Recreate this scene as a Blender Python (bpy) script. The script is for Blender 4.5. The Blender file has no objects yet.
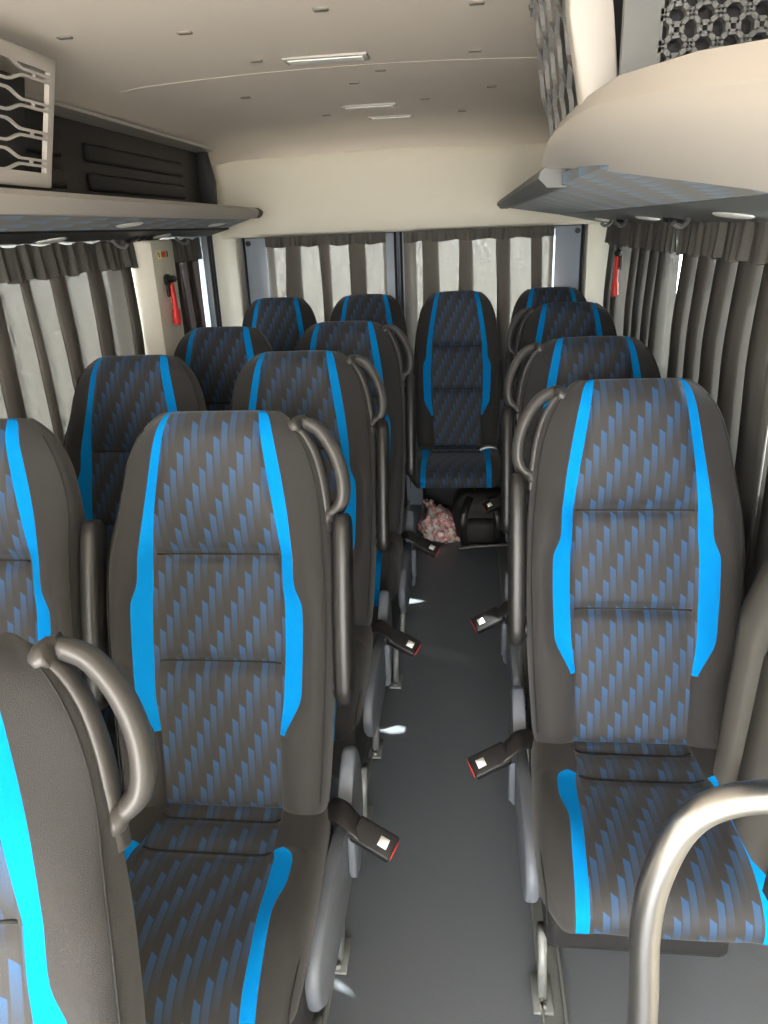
import bpy, bmesh, math, random
from mathutils import Vector, Matrix, noise
rnd = random.Random(7)
sc = bpy.context.scene
COL = sc.collection
PI = math.pi

# ------------------------------------------------------------------ materials
def new_mat(name):
    m = bpy.data.materials.new(name); m.use_nodes = True
    nt = m.node_tree; nt.nodes.clear()
    out = nt.nodes.new('ShaderNodeOutputMaterial')
    return m, nt, out

def N(nt, typ, **kw):
    n = nt.nodes.new(typ)
    for k, v in kw.items():
        if k == 'op': n.operation = v
        elif k.startswith('i_'): n.inputs[int(k[2:])].default_value = v
        else: setattr(n, k, v)
    return n

def pbr(name, col, rough=.6, metal=0., bump=0., scale=60., var=.0, spec=.4, sheen=0., stretch=(1, 1, 1), emit=None):
    """Principled material with a little procedural mottling and bump."""
    m, nt, out = new_mat(name)
    b = N(nt, 'ShaderNodeBsdfPrincipled')
    b.inputs['Roughness'].default_value = rough
    b.inputs['Metallic'].default_value = metal
    b.inputs['Specular IOR Level'].default_value = spec
    if sheen: b.inputs['Sheen Weight'].default_value = sheen
    tc = N(nt, 'ShaderNodeTexCoord'); mp = N(nt, 'ShaderNodeMapping'); mp.inputs['Scale'].default_value = stretch
    nt.links.new(tc.outputs['Object'], mp.inputs[0])
    nz = N(nt, 'ShaderNodeTexNoise'); nz.inputs['Scale'].default_value = scale; nz.inputs['Detail'].default_value = 3
    nt.links.new(mp.outputs[0], nz.inputs['Vector'])
    mix = N(nt, 'ShaderNodeMix', data_type='RGBA')
    mix.inputs[6].default_value = tuple(c*(1-var) for c in col)+(1,)
    mix.inputs[7].default_value = tuple(min(1, c*(1+var)) for c in col)+(1,)
    nt.links.new(nz.outputs[0], mix.inputs[0]); nt.links.new(mix.outputs[2], b.inputs['Base Color'])
    if bump:
        bp = N(nt, 'ShaderNodeBump'); bp.inputs['Strength'].default_value = bump; bp.inputs['Distance'].default_value = .002
        nt.links.new(nz.outputs[0], bp.inputs['Height']); nt.links.new(bp.outputs[0], b.inputs['Normal'])
    nt.links.new(b.outputs[0], out.inputs[0])
    return m

def pattern_mat(name, base, blue, dim, coord='UV', size=1.):
    """Charcoal weave with diagonal flights of slanted blue dashes that fade downwards, made of fine dots."""
    m, nt, out = new_mat(name); L = nt.links.new
    def M(op, a, b=None, c=None):
        n = N(nt, 'ShaderNodeMath', op=op)
        for i, v in enumerate((a, b, c)):
            if v is None: continue
            if isinstance(v, (int, float)): n.inputs[i].default_value = v
            else: L(v, n.inputs[i])
        return n.outputs[0]
    tc = N(nt, 'ShaderNodeTexCoord'); sx = N(nt, 'ShaderNodeSeparateXYZ')
    L(tc.outputs[coord], sx.inputs[0]); u, v = sx.outputs[0], sx.outputs[1]
    CW, RISE, PER = .0136*size, .0285*size, .114*size
    uu = M('DIVIDE', M('ADD', u, 10.), CW); col = M('FLOOR', uu); fu = M('FRACT', uu)
    tt = M('FRACT', M('DIVIDE', M('SUBTRACT', M('SUBTRACT', M('MULTIPLY', col, RISE), M('ADD', v, 5.)), M('MULTIPLY', fu, .010)), PER))
    fade = M('MAXIMUM', M('SUBTRACT', 1., M('DIVIDE', tt, .68)), 0.)
    fade = M('MULTIPLY', M('POWER', fade, 1.35), .8)
    bar = M('LESS_THAN', fu, .80)
    mask = M('MULTIPLY', fade, bar)
    du = M('SINE', M('MULTIPLY', u, 2*PI/.0023)); dv = M('SINE', M('MULTIPLY', v, 2*PI/.0026))
    dots = M('ADD', M('MULTIPLY', M('MULTIPLY', du, dv), .32), .78)
    mask = M('MULTIPLY', mask, dots)
    # darker companion bar
    t2 = M('FRACT', M('ADD', tt, .28)); shade = M('MULTIPLY', M('LESS_THAN', t2, .3), .22)
    mix0 = N(nt, 'ShaderNodeMix', data_type='RGBA'); L(shade, mix0.inputs[0])
    mix0.inputs[6].default_value = base+(1,); mix0.inputs[7].default_value = dim+(1,)
    mix = N(nt, 'ShaderNodeMix', data_type='RGBA'); L(mask, mix.inputs[0]); L(mix0.outputs[2], mix.inputs[6])
    mix.inputs[7].default_value = blue+(1,)
    b = N(nt, 'ShaderNodeBsdfPrincipled'); b.inputs['Roughness'].default_value = .62
    b.inputs['Specular IOR Level'].default_value = .35; b.inputs['Sheen Weight'].default_value = .15
    L(mix.outputs[2], b.inputs['Base Color'])
    bp = N(nt, 'ShaderNodeBump'); bp.inputs['Strength'].default_value = .25; bp.inputs['Distance'].default_value = .001
    L(dots, bp.inputs['Height']); L(bp.outputs[0], b.inputs['Normal'])
    L(b.outputs[0], out.inputs[0])
    return m

def curtain_mat(name, col, T, scale=70., tint=(1, .97, .9)):
    """Loosely woven cloth: part of the light comes straight through the holes of the weave."""
    m, nt, out = new_mat(name); L = nt.links.new
    tc = N(nt, 'ShaderNodeTexCoord'); mp = N(nt, 'ShaderNodeMapping'); mp.inputs['Scale'].default_value = (1, 1, 2.4)
    L(tc.outputs['Object'], mp.inputs[0])
    nz = N(nt, 'ShaderNodeTexNoise'); nz.inputs['Scale'].default_value = scale; nz.inputs['Detail'].default_value = 5; nz.inputs['Roughness'].default_value = .85
    L(mp.outputs[0], nz.inputs['Vector'])
    mr = N(nt, 'ShaderNodeMapRange'); mr.inputs[1].default_value = .38; mr.inputs[2].default_value = .62
    mr.inputs[3].default_value = 0; mr.inputs[4].default_value = T*2
    L(nz.outputs[0], mr.inputs[0])
    df = N(nt, 'ShaderNodeBsdfDiffuse'); df.inputs[0].default_value = col+(1,)
    tr = N(nt, 'ShaderNodeBsdfTranslucent'); tr.inputs[0].default_value = tuple(min(1, c*1.3) for c in col)+(1,)
    m1 = N(nt, 'ShaderNodeMixShader'); m1.inputs[0].default_value = .07; L(df.outputs[0], m1.inputs[1]); L(tr.outputs[0], m1.inputs[2])
    tp = N(nt, 'ShaderNodeBsdfTransparent'); tp.inputs[0].default_value = tint+(1,)
    m2 = N(nt, 'ShaderNodeMixShader'); L(mr.outputs[0], m2.inputs[0]); L(m1.outputs[0], m2.inputs[1]); L(tp.outputs[0], m2.inputs[2])
    L(m2.outputs[0], out.inputs[0])
    return m

def glass_mat(name):
    m, nt, out = new_mat(name); L = nt.links.new
    tp = N(nt, 'ShaderNodeBsdfTransparent'); tp.inputs[0].default_value = (.9, .94, .95, 1)
    gl = N(nt, 'ShaderNodeBsdfGlossy'); gl.inputs['Roughness'].default_value = .02
    mx = N(nt, 'ShaderNodeMixShader'); mx.inputs[0].default_value = .05; L(tp.outputs[0], mx.inputs[1]); L(gl.outputs[0], mx.inputs[2])
    L(mx.outputs[0], out.inputs[0]); return m

MAT = dict(
    black=pbr('black_upholstery', (.0285, .0277, .0275), .8, bump=.35, scale=900, var=.25, spec=.3, sheen=.12),
    blue=pbr('blue_upholstery', (.0003, .215, .58), .85, bump=.2, scale=900, var=.06, spec=.1),
    pat=pattern_mat('patterned_upholstery', (.0275, .0268, .0268), (.014, .098, .255), (.020, .020, .021)),
    rackcloth=pattern_mat('patterned_rack_cloth', (.012, .014, .017), (.025, .22, .45), (.02, .03, .045), 'Object', 1.9),
    piping=pbr('dark_piping', (.012, .012, .012), .8),
    armp=pbr('armrest_plastic', (.017, .0165, .016), .36, bump=.1, scale=600, var=.1),
    handle=pbr('handle_plastic', (.062, .060, .058), .36, bump=.08, scale=700, var=.06),
    skirt=pbr('grey_blue_plastic', (.135, .150, .175), .45, bump=.06, scale=500, var=.05),
    blackpl=pbr('black_plastic', (.009, .009, .010), .5, bump=.05, scale=300, var=.1),
    red=pbr('red_plastic', (.75, .035, .025), .35, var=.05),
    white=pbr('white_label', (.8, .8, .78), .6, var=.03),
    yellow=pbr('yellow_label', (.75, .62, .28), .6, var=.03),
    steel=pbr('painted_steel', (.24, .255, .25), .5, metal=.3, var=.12, scale=40),
    chrome=pbr('brushed_steel', (.43, .425, .42), .30, metal=1., var=.06, scale=8, stretch=(30, 30, 1)),
    dark=pbr('dark_frame_paint', (.02, .02, .021), .55, var=.2),
    ceil=pbr('ceiling_lining', (.82, .735, .645), .85, bump=.12, scale=350, var=.03, spec=.25),
    beige=pbr('beige_trim_plastic', (.78, .735, .62), .55, bump=.06, scale=300, var=.03, spec=.35),
    cream=pbr('cream_rack_plastic', (.46, .43, .395), .5, bump=.06, scale=400, var=.02, spec=.4),
    greypl=pbr('grey_duct_plastic', (.13, .135, .135), .55, bump=.05, scale=400, var=.04),
    lattice=pbr('grey_lattice_plastic', (.17, .17, .168), .45, bump=.04, scale=400, var=.04),
    doorpaint=pbr('grey_blue_door_paint', (.27, .31, .37), .35, var=.04, scale=15),
    floor=pbr('dark_vinyl_floor', (.140, .156, .178), .30, bump=.45, scale=420, var=.18, spec=.5),
    wallp=pbr('lower_wall_lining', (.20, .19, .18), .8, bump=.2, scale=300, var=.1),
    rubber=pbr('black_rubber_seal', (.012, .012, .013), .55),
    lens=pbr('white_lens', (.78, .78, .75), .3, var=.02),
    curt=curtain_mat('charcoal_curtain_cloth', (.15, .138, .122), .0250),
    curtR=curtain_mat('charcoal_side_curtain_cloth', (.125, .120, .112), .0080),
    curtL=curtain_mat('charcoal_left_curtain_cloth', (.135, .122, .108), .0175),
    curtB=curtain_mat('brown_curtain_cloth', (.055, .044, .042), .006, tint=(1, .86, .8)),
    header=pbr('doubled_curtain_tape', (.11, .104, .096), .9, bump=.3, scale=200, var=.2, spec=.1),
    glass=glass_mat('window_glass'),
    pack=pbr('backpack_nylon', (.022, .021, .02), .6, bump=.3, scale=300, var=.2),
)

# ------------------------------------------------------------------ mesh helpers
def link(name, me, mats, parent=None, smooth=True, auto=None):
    o = bpy.data.objects.new(name, me); COL.objects.link(o)
    if not isinstance(mats, (list, tuple)): mats = [mats]
    if not me.materials:
        for m in mats: me.materials.append(m)
    if smooth:
        for p in me.polygons: p.use_smooth = True
    if parent is not None: o.parent = parent
    return o

def obj(name, bm, mats, parent=None, smooth=True, sharp=None):
    bmesh.ops.recalc_face_normals(bm, faces=bm.faces)
    me = bpy.data.meshes.new(name)
    if sharp is not None:
        for e in bm.edges:
            if len(e.link_faces) == 2 and e.calc_face_angle(0) > sharp: e.smooth = False
    bm.to_mesh(me); bm.free()
    return link(name, me, mats, parent, smooth)

def empty(name, loc=(0, 0, 0), rotz=0.):
    o = bpy.data.objects.new(name, None); COL.objects.link(o); o.location = loc; o.rotation_euler = (0, 0, rotz)
    o.empty_display_size = .05
    return o

def tag(o, label=None, cat=None, group=None, kind=None):
    if label: o['label'] = label
    if cat: o['category'] = cat
    if group: o['group'] = group
    if kind: o['kind'] = kind
    return o

def BM(): return bmesh.new()

def add_box(bm, lo, hi, bevel=0., seg=2, M=None):
    lo = Vector(lo); hi = Vector(hi)
    r = bmesh.ops.create_cube(bm, size=1.)
    vs = r['verts']
    for v in vs:
        v.co = Vector(((lo[i]+hi[i])/2 + v.co[i]*(hi[i]-lo[i]) for i in range(3)))
    if bevel:
        es = {e for v in vs for e in v.link_edges}
        rb = bmesh.ops.bevel(bm, geom=list(es), offset=bevel, segments=seg, affect='EDGES', profile=.5)
        vs = list({v for f in rb['faces'] for v in f.verts} | {v for v in vs if v.is_valid})
    if M is not None:
        for v in vs: v.co = M @ v.co
    return vs

def add_prism(bm, pts, a, b, axis=0, bevel=0., seg=2):
    """Outline pts (2-D) extruded from a to b along axis (0: pts are (y,z); 1: (x,z); 2: (x,y))."""
    def mk(p, h):
        return {0: Vector((h, p[0], p[1])), 1: Vector((p[0], h, p[1])), 2: Vector((p[0], p[1], h))}[axis]
    va = [bm.verts.new(mk(p, a)) for p in pts]; vb = [bm.verts.new(mk(p, b)) for p in pts]
    n = len(pts)
    bm.faces.new(va); bm.faces.new(list(reversed(vb)))
    for i in range(n): bm.faces.new((va[i], vb[i], vb[(i+1) % n], va[(i+1) % n]))
    if bevel:
        es = set()
        for vv in (va, vb):
            for i in range(n):
                e = bm.edges.get((vv[i], vv[(i+1) % n]))
                if e: es.add(e)
        bmesh.ops.bevel(bm, geom=list(es), offset=bevel, segments=seg, affect='EDGES', profile=.5)

def spline(pts, n=6):
    """Catmull-Rom through pts."""
    P = [Vector(p) for p in pts]; out = []
    for i in range(len(P)-1):
        p0 = P[max(i-1, 0)]; p1 = P[i]; p2 = P[i+1]; p3 = P[min(i+2, len(P)-1)]
        for k in range(n):
            t = k/n
            out.append(.5*((2*p1)+(p2-p0)*t+(2*p0-5*p1+4*p2-p3)*t*t+(3*p1-p0-3*p2+p3)*t**3))
    out.append(P[-1].copy()); return out

def add_tube(bm, pts, r, seg=10, flat=None, side=None, cap=True):
    """Tube along pts; flat=(ra, rb) gives an elliptical section with ra along `side`."""
    P = [Vector(p) for p in pts]; rings = []; prev = None
    for i, p in enumerate(P):
        t = (P[min(i+1, len(P)-1)]-P[max(i-1, 0)]).normalized()
        if side is not None:
            u = Vector(side); u = (u-t*u.dot(t)).normalized()
        elif prev is None:
            a = Vector((0, 0, 1)) if abs(t.z) < .9 else Vector((1, 0, 0)); u = t.cross(a).normalized()
        else:
            u = (prev-t*prev.dot(t)).normalized()
        prev = u; w = t.cross(u)
        rr = r[i] if isinstance(r, (list, tuple)) else r
        ra, rb = (flat[0]*rr, flat[1]*rr) if flat else (rr, rr)
        rings.append([bm.verts.new(p+u*math.cos(2*PI*k/seg)*ra+w*math.sin(2*PI*k/seg)*rb) for k in range(seg)])
    for a, b in zip(rings, rings[1:]):
        for k in range(seg): bm.faces.new((a[k], a[(k+1) % seg], b[(k+1) % seg], b[k]))
    if cap:
        bm.faces.new(rings[0]); bm.faces.new(rings[-1])

def add_disc(bm, c, axis, r, h, seg=20, r2=None):
    axis = Vector(axis).normalized(); c = Vector(c)
    add_tube(bm, [c, c+axis*h], [r, r2 if r2 else r], seg)

def bake(me, levels=1):
    o = bpy.data.objects.new('bake_work', me); COL.objects.link(o)
    md = o.modifiers.new('s', 'SUBSURF'); md.levels = levels; md.render_levels = levels
    dg = bpy.context.evaluated_depsgraph_get()
    out = bpy.data.meshes.new_from_object(o.evaluated_get(dg))
    bpy.data.objects.remove(o)
    for p in out.polygons: p.use_smooth = True
    return out

def lerp_tab(tab, s):
    if s <= tab[0][0]: return tab[0][1]
    for (a, va), (b, vb) in zip(tab, tab[1:]):
        if s <= b: return va+(vb-va)*(s-a)/(b-a)
    return tab[-1][1]

# ------------------------------------------------------------------ seat meshes
TILT = math.radians(16); Z0 = .50
def BP(x, s, d):    # backrest coordinates -> seat coordinates
    s *= .95
    return Vector((x, s*math.sin(TILT)-d*math.cos(TILT), Z0+s*math.cos(TILT)+d*math.sin(TILT)))
W_TAB = [(-.04, .190), (0, .195), (.1, .202), (.2, .207), (.35, .211), (.45, .208), (.55, .198), (.62, .186), (.66, .176), (.70, .158), (.725, .140), (.742, .120), (.752, .104)]
XC_TAB = [(0, .112), (.13, .113), (.3, .118), (.475, .117), (.56, .107), (.64, .095), (.70, .087), (.752, .078)]
ST_TAB = [(0, .0008), (.128, .0008), (.20, .045), (.385, .048), (.417, .027), (.5, .026), (.64, .025), (.752, .021)]
def stitch_depth(s, grooves, w=.013, dip=.010):
    d = 0
    for g in grooves:
        d -= dip*math.exp(-((s-g)/w)**2)
    return d

def backrest_mesh():
    rows = [-.04, 0, .03, .07, .11, .13, .15, .175, .20, .23, .252, .265, .278, .30, .34, .375, .39, .415, .44, .462, .475, .488, .51, .55, .59, .63, .66, .69, .712, .730, .742, .749]
    bm = BM(); uvl = bm.loops.layers.uv.new('UVMap')
    G, V = [], []
    for s in rows:
        w = lerp_tab(W_TAB, s); xc = lerp_tab(XC_TAB, s); xb = xc+lerp_tab(ST_TAB, s)
        xb = min(xb, w-.022)
        k = max(0, min(1, (s-.44)/.16)); k = k*k*(3-2*k)          # 0 body, 1 headrest
        top = max(0, (s-.69)/.06); roll = .030*top*top
        lum = .012*math.exp(-((s-.16)/.12)**2)
        dc = .014*(1-k)+.046*k + stitch_depth(s, (.265, .475), w=.010, dip=.020) - roll + lum
        dbl = .014*(1-k)+.034*k - roll + lum
        dbo = .036*(1-k)+.022*k - roll
        dpk = .052*(1-k)+.012*k - roll
        dsd = .015*(1-k)-.006*k - roll*.7
        half = [(0, dc), (xc*.5, dc), (xc-.006, dc-.001+.3*(dbl-dc)), (xc, dbl), (xb, dbo if xb-xc > .01 else dbl+.3*(dpk-dbl)), (xb+.5*(w-.012-xb), dpk), (w-.012, dpk-.010), (w, dsd)]
        front = [(-x, d) for x, d in reversed(half[1:])]+half
        bk = -.075+.5*roll
        hb = [(0, bk), (xc*.5, bk), (xc-.004, bk), (xc, bk), (xb, bk+.001), (xb+.5*(w-.012-xb), bk+.006), (w-.012, bk+.018), (w, bk+.034)]
        back = [(-x, d) for x, d in reversed(hb[1:])]+hb
        G.append(([bm.verts.new(BP(x, s, d)) for x, d in front], [bm.verts.new(BP(x, s, d)) for x, d in back], [x for x, d in front]))
    def face(vs, uv, mi):
        f = bm.faces.new(vs); f.material_index = mi
        for l, c in zip(f.loops, uv): l[uvl].uv = c
    nc = len(G[0][0])
    for r in range(len(rows)-1):
        s0, s1 = rows[r], rows[r+1]
        F0, B0, X0 = G[r]; F1, B1, X1 = G[r+1]
        for i in range(nc-1):
            a = min(abs(i-7), abs(i+1-7))        # inner column index of this strip
            mi = 2 if a < 3 else (1 if (a == 3 and s0 >= .1299) else 0)
            face((F0[i], F0[i+1], F1[i+1], F1[i]), ((X0[i], s0), (X0[i+1], s0), (X1[i+1], s1), (X1[i], s1)), mi)
            face((B0[i+1], B0[i], B1[i], B1[i+1]), ((0, 0),)*4, 0)
        face((B0[0], F0[0], F1[0], B1[0]), ((0, 0),)*4, 0)
        face((F0[-1], B0[-1], B1[-1], F1[-1]), ((0, 0),)*4, 0)
    # cap, carrying the pattern over the top
    F, B, X = G[-1]; s = rows[-1]
    for i in range(nc-1):
        a = min(abs(i-7), abs(i+1-7)); mi = 2 if a < 3 else (1 if a == 3 else 0)
        face((F[i], F[i+1], B[i+1], B[i]), ((X[i], s), (X[i+1], s), (X[i+1], s+.05), (X[i], s+.05)), mi)
    F, B, X = G[0]
    for i in range(nc-1): face((F[i+1], F[i], B[i], B[i+1]), ((0, 0),)*4, 0)
    me = bpy.data.meshes.new('backrest'); bm.normal_update(); bm.to_mesh(me); bm.free()
    for m in (MAT['black'], MAT['blue'], MAT['pat']): me.materials.append(m)
    return bake(me, 2)

CUSH = [(.06, .448), (.02, .448), (-.012, .450), (-.03, .452), (-.043, .452), (-.056, .453), (-.085, .455), (-.112, .456), (-.125, .457), (-.138, .458), (-.165, .459), (-.20, .460), (-.225, .461), (-.25, .462), (-.275, .462), (-.305, .460), (-.335, .455), (-.362, .447), (-.383, .434), (-.398, .418), (-.405, .400), (-.404, .382), (-.397, .368)]
CUSH = [(y, z+.024) for y, z in CUSH]
def cushion_mesh():
    bm = BM(); uvl = bm.loops.layers.uv.new('UVMap'); G = []; acc = 0.; VS = []
    n = len(CUSH)
    for i, (y, z) in enumerate(CUSH):
        if i: acc += math.dist(CUSH[i-1], CUSH[i])
        VS.append(-acc)
        a = CUSH[max(i-1, 0)]; b = CUSH[min(i+1, n-1)]
        t = Vector((0, b[0]-a[0], b[1]-a[1])).normalized(); nr = Vector((0, t.z, -t.y))   # outward
        if nr.dot(Vector((0, -.5, 1))) < 0: nr = -nr
        q = -y
        w = lerp_tab([(-.06, .186), (.0, .198), (.2, .211), (.33, .213), (.41, .207)], q)
        if i >= n-4: w -= (.003, .006, .012, .02)[i-(n-4)]
        xc = lerp_tab([(-.06, .113), (0, .114), (.2, .121), (.32, .128), (.41, .130)], q)
        sw = lerp_tab([(0, .0008), (.12, .0008), (.137, .046), (.2, .047), (.245, .026), (.35, .027), (.46, .028)], q)
        if i >= n-5: sw = .028
        fr = min(1, max(0, (q-.27)/.11)); fr = fr*fr*(3-2*fr)
        g = 0
        for gq in (.043, .125): g -= .014*math.exp(-((q-gq)/.010)**2)
        bo = .022*(1-fr)+.004*fr
        xb = xc+sw
        half = [(0, g+.003), (xc*.5, g+.003), (xc-.006, g*.7), (xc, .002+.2*bo), (xb, (.35 if sw < .01 else .75)*bo), (xb+.5*(w-.012-xb), bo), (w-.012, bo-.010), (w, bo-.040)]
        P = Vector((0, y, z))
        front = [(-x, d) for x, d in reversed(half[1:])]+half
        th = .080*(1-fr)+.055*fr
        G.append(([bm.verts.new(P+Vector((x, 0, 0))+nr*d) for x, d in front], [bm.verts.new(P+Vector((x*.985, 0, 0))-nr*(th if abs(x) < w-.001 else th*.8)) for x, d in front], [x for x, d in front], q))
    def face(vs, uv, mi):
        f = bm.faces.new(vs); f.material_index = mi
        for l, c in zip(f.loops, uv): l[uvl].uv = c
    nc = 15
    for r in range(n-1):
        F0, B0, X0, q0 = G[r]; F1, B1, X1, q1 = G[r+1]
        for i in range(nc-1):
            a = min(abs(i-7), abs(i+1-7)); mi = 2 if a < 3 else (1 if (a == 3 and (r >= 8)) else 0)
            face((F0[i], F0[i+1], F1[i+1], F1[i]), ((X0[i], VS[r]), (X0[i+1], VS[r]), (X1[i+1], VS[r+1]), (X1[i], VS[r+1])), mi)
            face((B0[i+1], B0[i], B1[i], B1[i+1]), ((0, 0),)*4, 0)
        face((B0[0], F0[0], F1[0], B1[0]), ((0, 0),)*4, 0); face((F0[-1], B0[-1], B1[-1], F1[-1]), ((0, 0),)*4, 0)
    for r in (0, n-1):
        F, B, X, q = G[r]
        for i in range(nc-1):
            a = min(abs(i-7), abs(i+1-7)); mi = 0
            face((F[i], F[i+1], B[i+1], B[i]) if r else (F[i+1], F[i], B[i], B[i+1]), ((0, 0),)*4, mi)
    bmesh.ops.recalc_face_normals(bm, faces=bm.faces)
    me = bpy.data.meshes.new('cushion'); bm.to_mesh(me); bm.free()
    for m in (MAT['black'], MAT['blue'], MAT['pat']): me.materials.append(m)
    return bake(me, 2)

ME_BACK = backrest_mesh(); ME_CUSH = cushion_mesh()

def backrest_piping(sd):
    pts = []
    for s in [0, .08, .16, .25, .34, .42, .5, .57, .63, .68, .715]:
        w = lerp_tab(W_TAB, s); k = max(0, min(1, (s-.44)/.16)); k = k*k*(3-2*k); top = max(0, (s-.69)/.06); roll = .03*top*top
        pts.append(BP(sd*(w-.0085), s, (.036*(1-k)-.001*k-roll)+.0005))
    bm = BM(); add_tube(bm, spline(pts, 4), .0014, 6); return bm

from mathutils.bvhtree import BVHTree
def tree(me): return BVHTree.FromPolygons([v.co for v in me.vertices], [tuple(p.vertices) for p in me.polygons])
TB, TC = tree(ME_BACK), tree(ME_CUSH)
def seam_on(tr, pts, d):
    out = []
    for p in pts:
        h = tr.ray_cast(p-d*.3, d)
        if h[0] is not None: out.append(h[0])
    bm = BM(); add_tube(bm, out, .0019, 6); return bm
def back_seam(s_):
    xc = lerp_tab(XC_TAB, s_); d = (BP(0, s_, 0)-BP(0, s_, 1)).normalized()
    return seam_on(TB, [BP(xc*f*.98, s_, 0) for f in [-1+k/8 for k in range(17)]], d)
def cushion_seam(q):
    xc = lerp_tab([(0, .114), (.2, .121)], q)
    return seam_on(TC, [Vector((xc*f*.98, -q, .47)) for f in [-1+k/8 for k in range(17)]], Vector((0, 0, -1)))

def cushion_piping(sd):
    pts = []
    for y, z in [(-.0, .450), (-.1, .456), (-.2, .460), (-.27, .459), (-.33, .451), (-.37, .432), (-.388, .40), (-.388, .375)]:
        q = -y; w = lerp_tab([(-.06, .186), (.0, .198), (.2, .211), (.33, .213), (.41, .207)], q)
        pts.append((sd*(w-.009), y, z+.020))
    bm = BM(); add_tube(bm, spline(pts, 4), .0014, 6); return bm

def armrest_bm(x):
    """Folded-up armrest: a padded bar standing along the side of the backrest."""
    bm = BM()
    prof = [(.185, .012), (.195, .0175), (.22, .019), (.28, .0195), (.36, .0195), (.46, .019), (.525, .0185), (.545, .016), (.553, .010)]
    pts = [BP(x, s, -.005+.010*math.sin((s-.15)/.41*PI)) for s, r in prof]
    seg = 14; rings = []
    u = Vector((1, 0, 0))
    for i, (p, (s, r)) in enumerate(zip(pts, prof)):
        t = (pts[min(i+1, len(pts)-1)]-pts[max(0, i-1)]).normalized(); w = t.cross(u)
        ring = []
        for k in range(seg):
            a = 2*PI*k/seg; c, q = math.cos(a), math.sin(a)
            e = .62
            ring.append(bm.verts.new(p+u*math.copysign(abs(c)**e, c)*r*.92+w*math.copysign(abs(q)**e, q)*r*1.45))
        rings.append(ring)
    for a, b in zip(rings, rings[1:]):
        for k in range(seg): bm.faces.new((a[k], a[(k+1) % seg], b[(k+1) % seg], b[k]))
    bm.faces.new(rings[0]); bm.faces.new(rings[-1])
    return bm

def handle_bm(sd):
    """Grab handle: a flattened D-loop on the shoulder with a base strip along the seat side."""
    bm = BM()
    loop = [BP(sd*x, s, d) for x, s, d in [(.134, .712, -.035), (.152, .723, -.034), (.180, .712, -.033), (.206, .676, -.032), (.222, .632, -.032), (.226, .592, -.032), (.220, .566, -.033), (.205, .553, -.034), (.190, .550, -.035)]]
    L = spline(loop, 5); n = len(L)
    rr = [.0170*(1.35 if i < 5 or i > n-6 else 1.) for i in range(n)]
    rr[0] *= .7; rr[-1] *= .7
    add_tube(bm, L, rr, 14, flat=(.74, 1.5), side=(1, 0, .0))
    strip = [BP(sd*x, s, -.030) for x, s in [(.135, .722), (.155, .704), (.174, .670), (.187, .625), (.194, .580), (.198, .540), (.200, .515)]]
    add_tube(bm, spline(strip, 4), .0085, 12, flat=(.9, 2.4), side=(1, 0, .25))
    return bm

def skirt_bm(sd):
    bm = BM()
    a = [(.150, .490), (.172, .450), (.180, .390), (.172, .320), (.145, .262), (.095, .225), (.06, .235), (.045, .30), (.01, .35), (.005, .41), (.045, .455), (.075, .490), (.105, .515), (.13, .510)]
    add_prism(bm, a, sd*.203, sd*.230, 0, .009, 3)
    b = [(.075, .385), (.06, .31), (-.02, .285), (-.12, .285), (-.20, .285), (-.26, .300), (-.300, .345), (-.305, .395), (-.28, .430), (-.20, .440), (-.08, .435), (.04, .430)]
    add_prism(bm, b, sd*.202, sd*.226, 0, .010, 3)
    return bm

def clip_bm(sd):
    bm = BM(); add_prism(bm, [(.035, .42), (.055, .40), (.035, .315), (-.005, .305), (-.02, .33), (-.015, .415)], sd*.226, sd*.241, 0, .004, 2); return bm

def strap_bm(sd):
    bm = BM()
    P = spline([(sd*.19, .01, .462), (sd*.218, -.012, .472), (sd*.243, -.028, .462), (sd*.263, -.036, .447)], 5)
    add_tube(bm, P, .012, 10, flat=(1.9, .42), side=(0, 1, .25))
    return bm

BUCKLE_M = {}
for sd in (1, -1):
    ax = Vector((sd*.90, -.26, -.36)).normalized(); up = Vector((sd*.25, -.55, .80)); up = (up-ax*up.dot(ax)).normalized(); wd = up.cross(ax)
    M = Matrix((ax, wd, up)).transposed().to_4x4(); M.translation = Vector((sd*.246, -.030, .455)); BUCKLE_M[sd] = M

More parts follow.
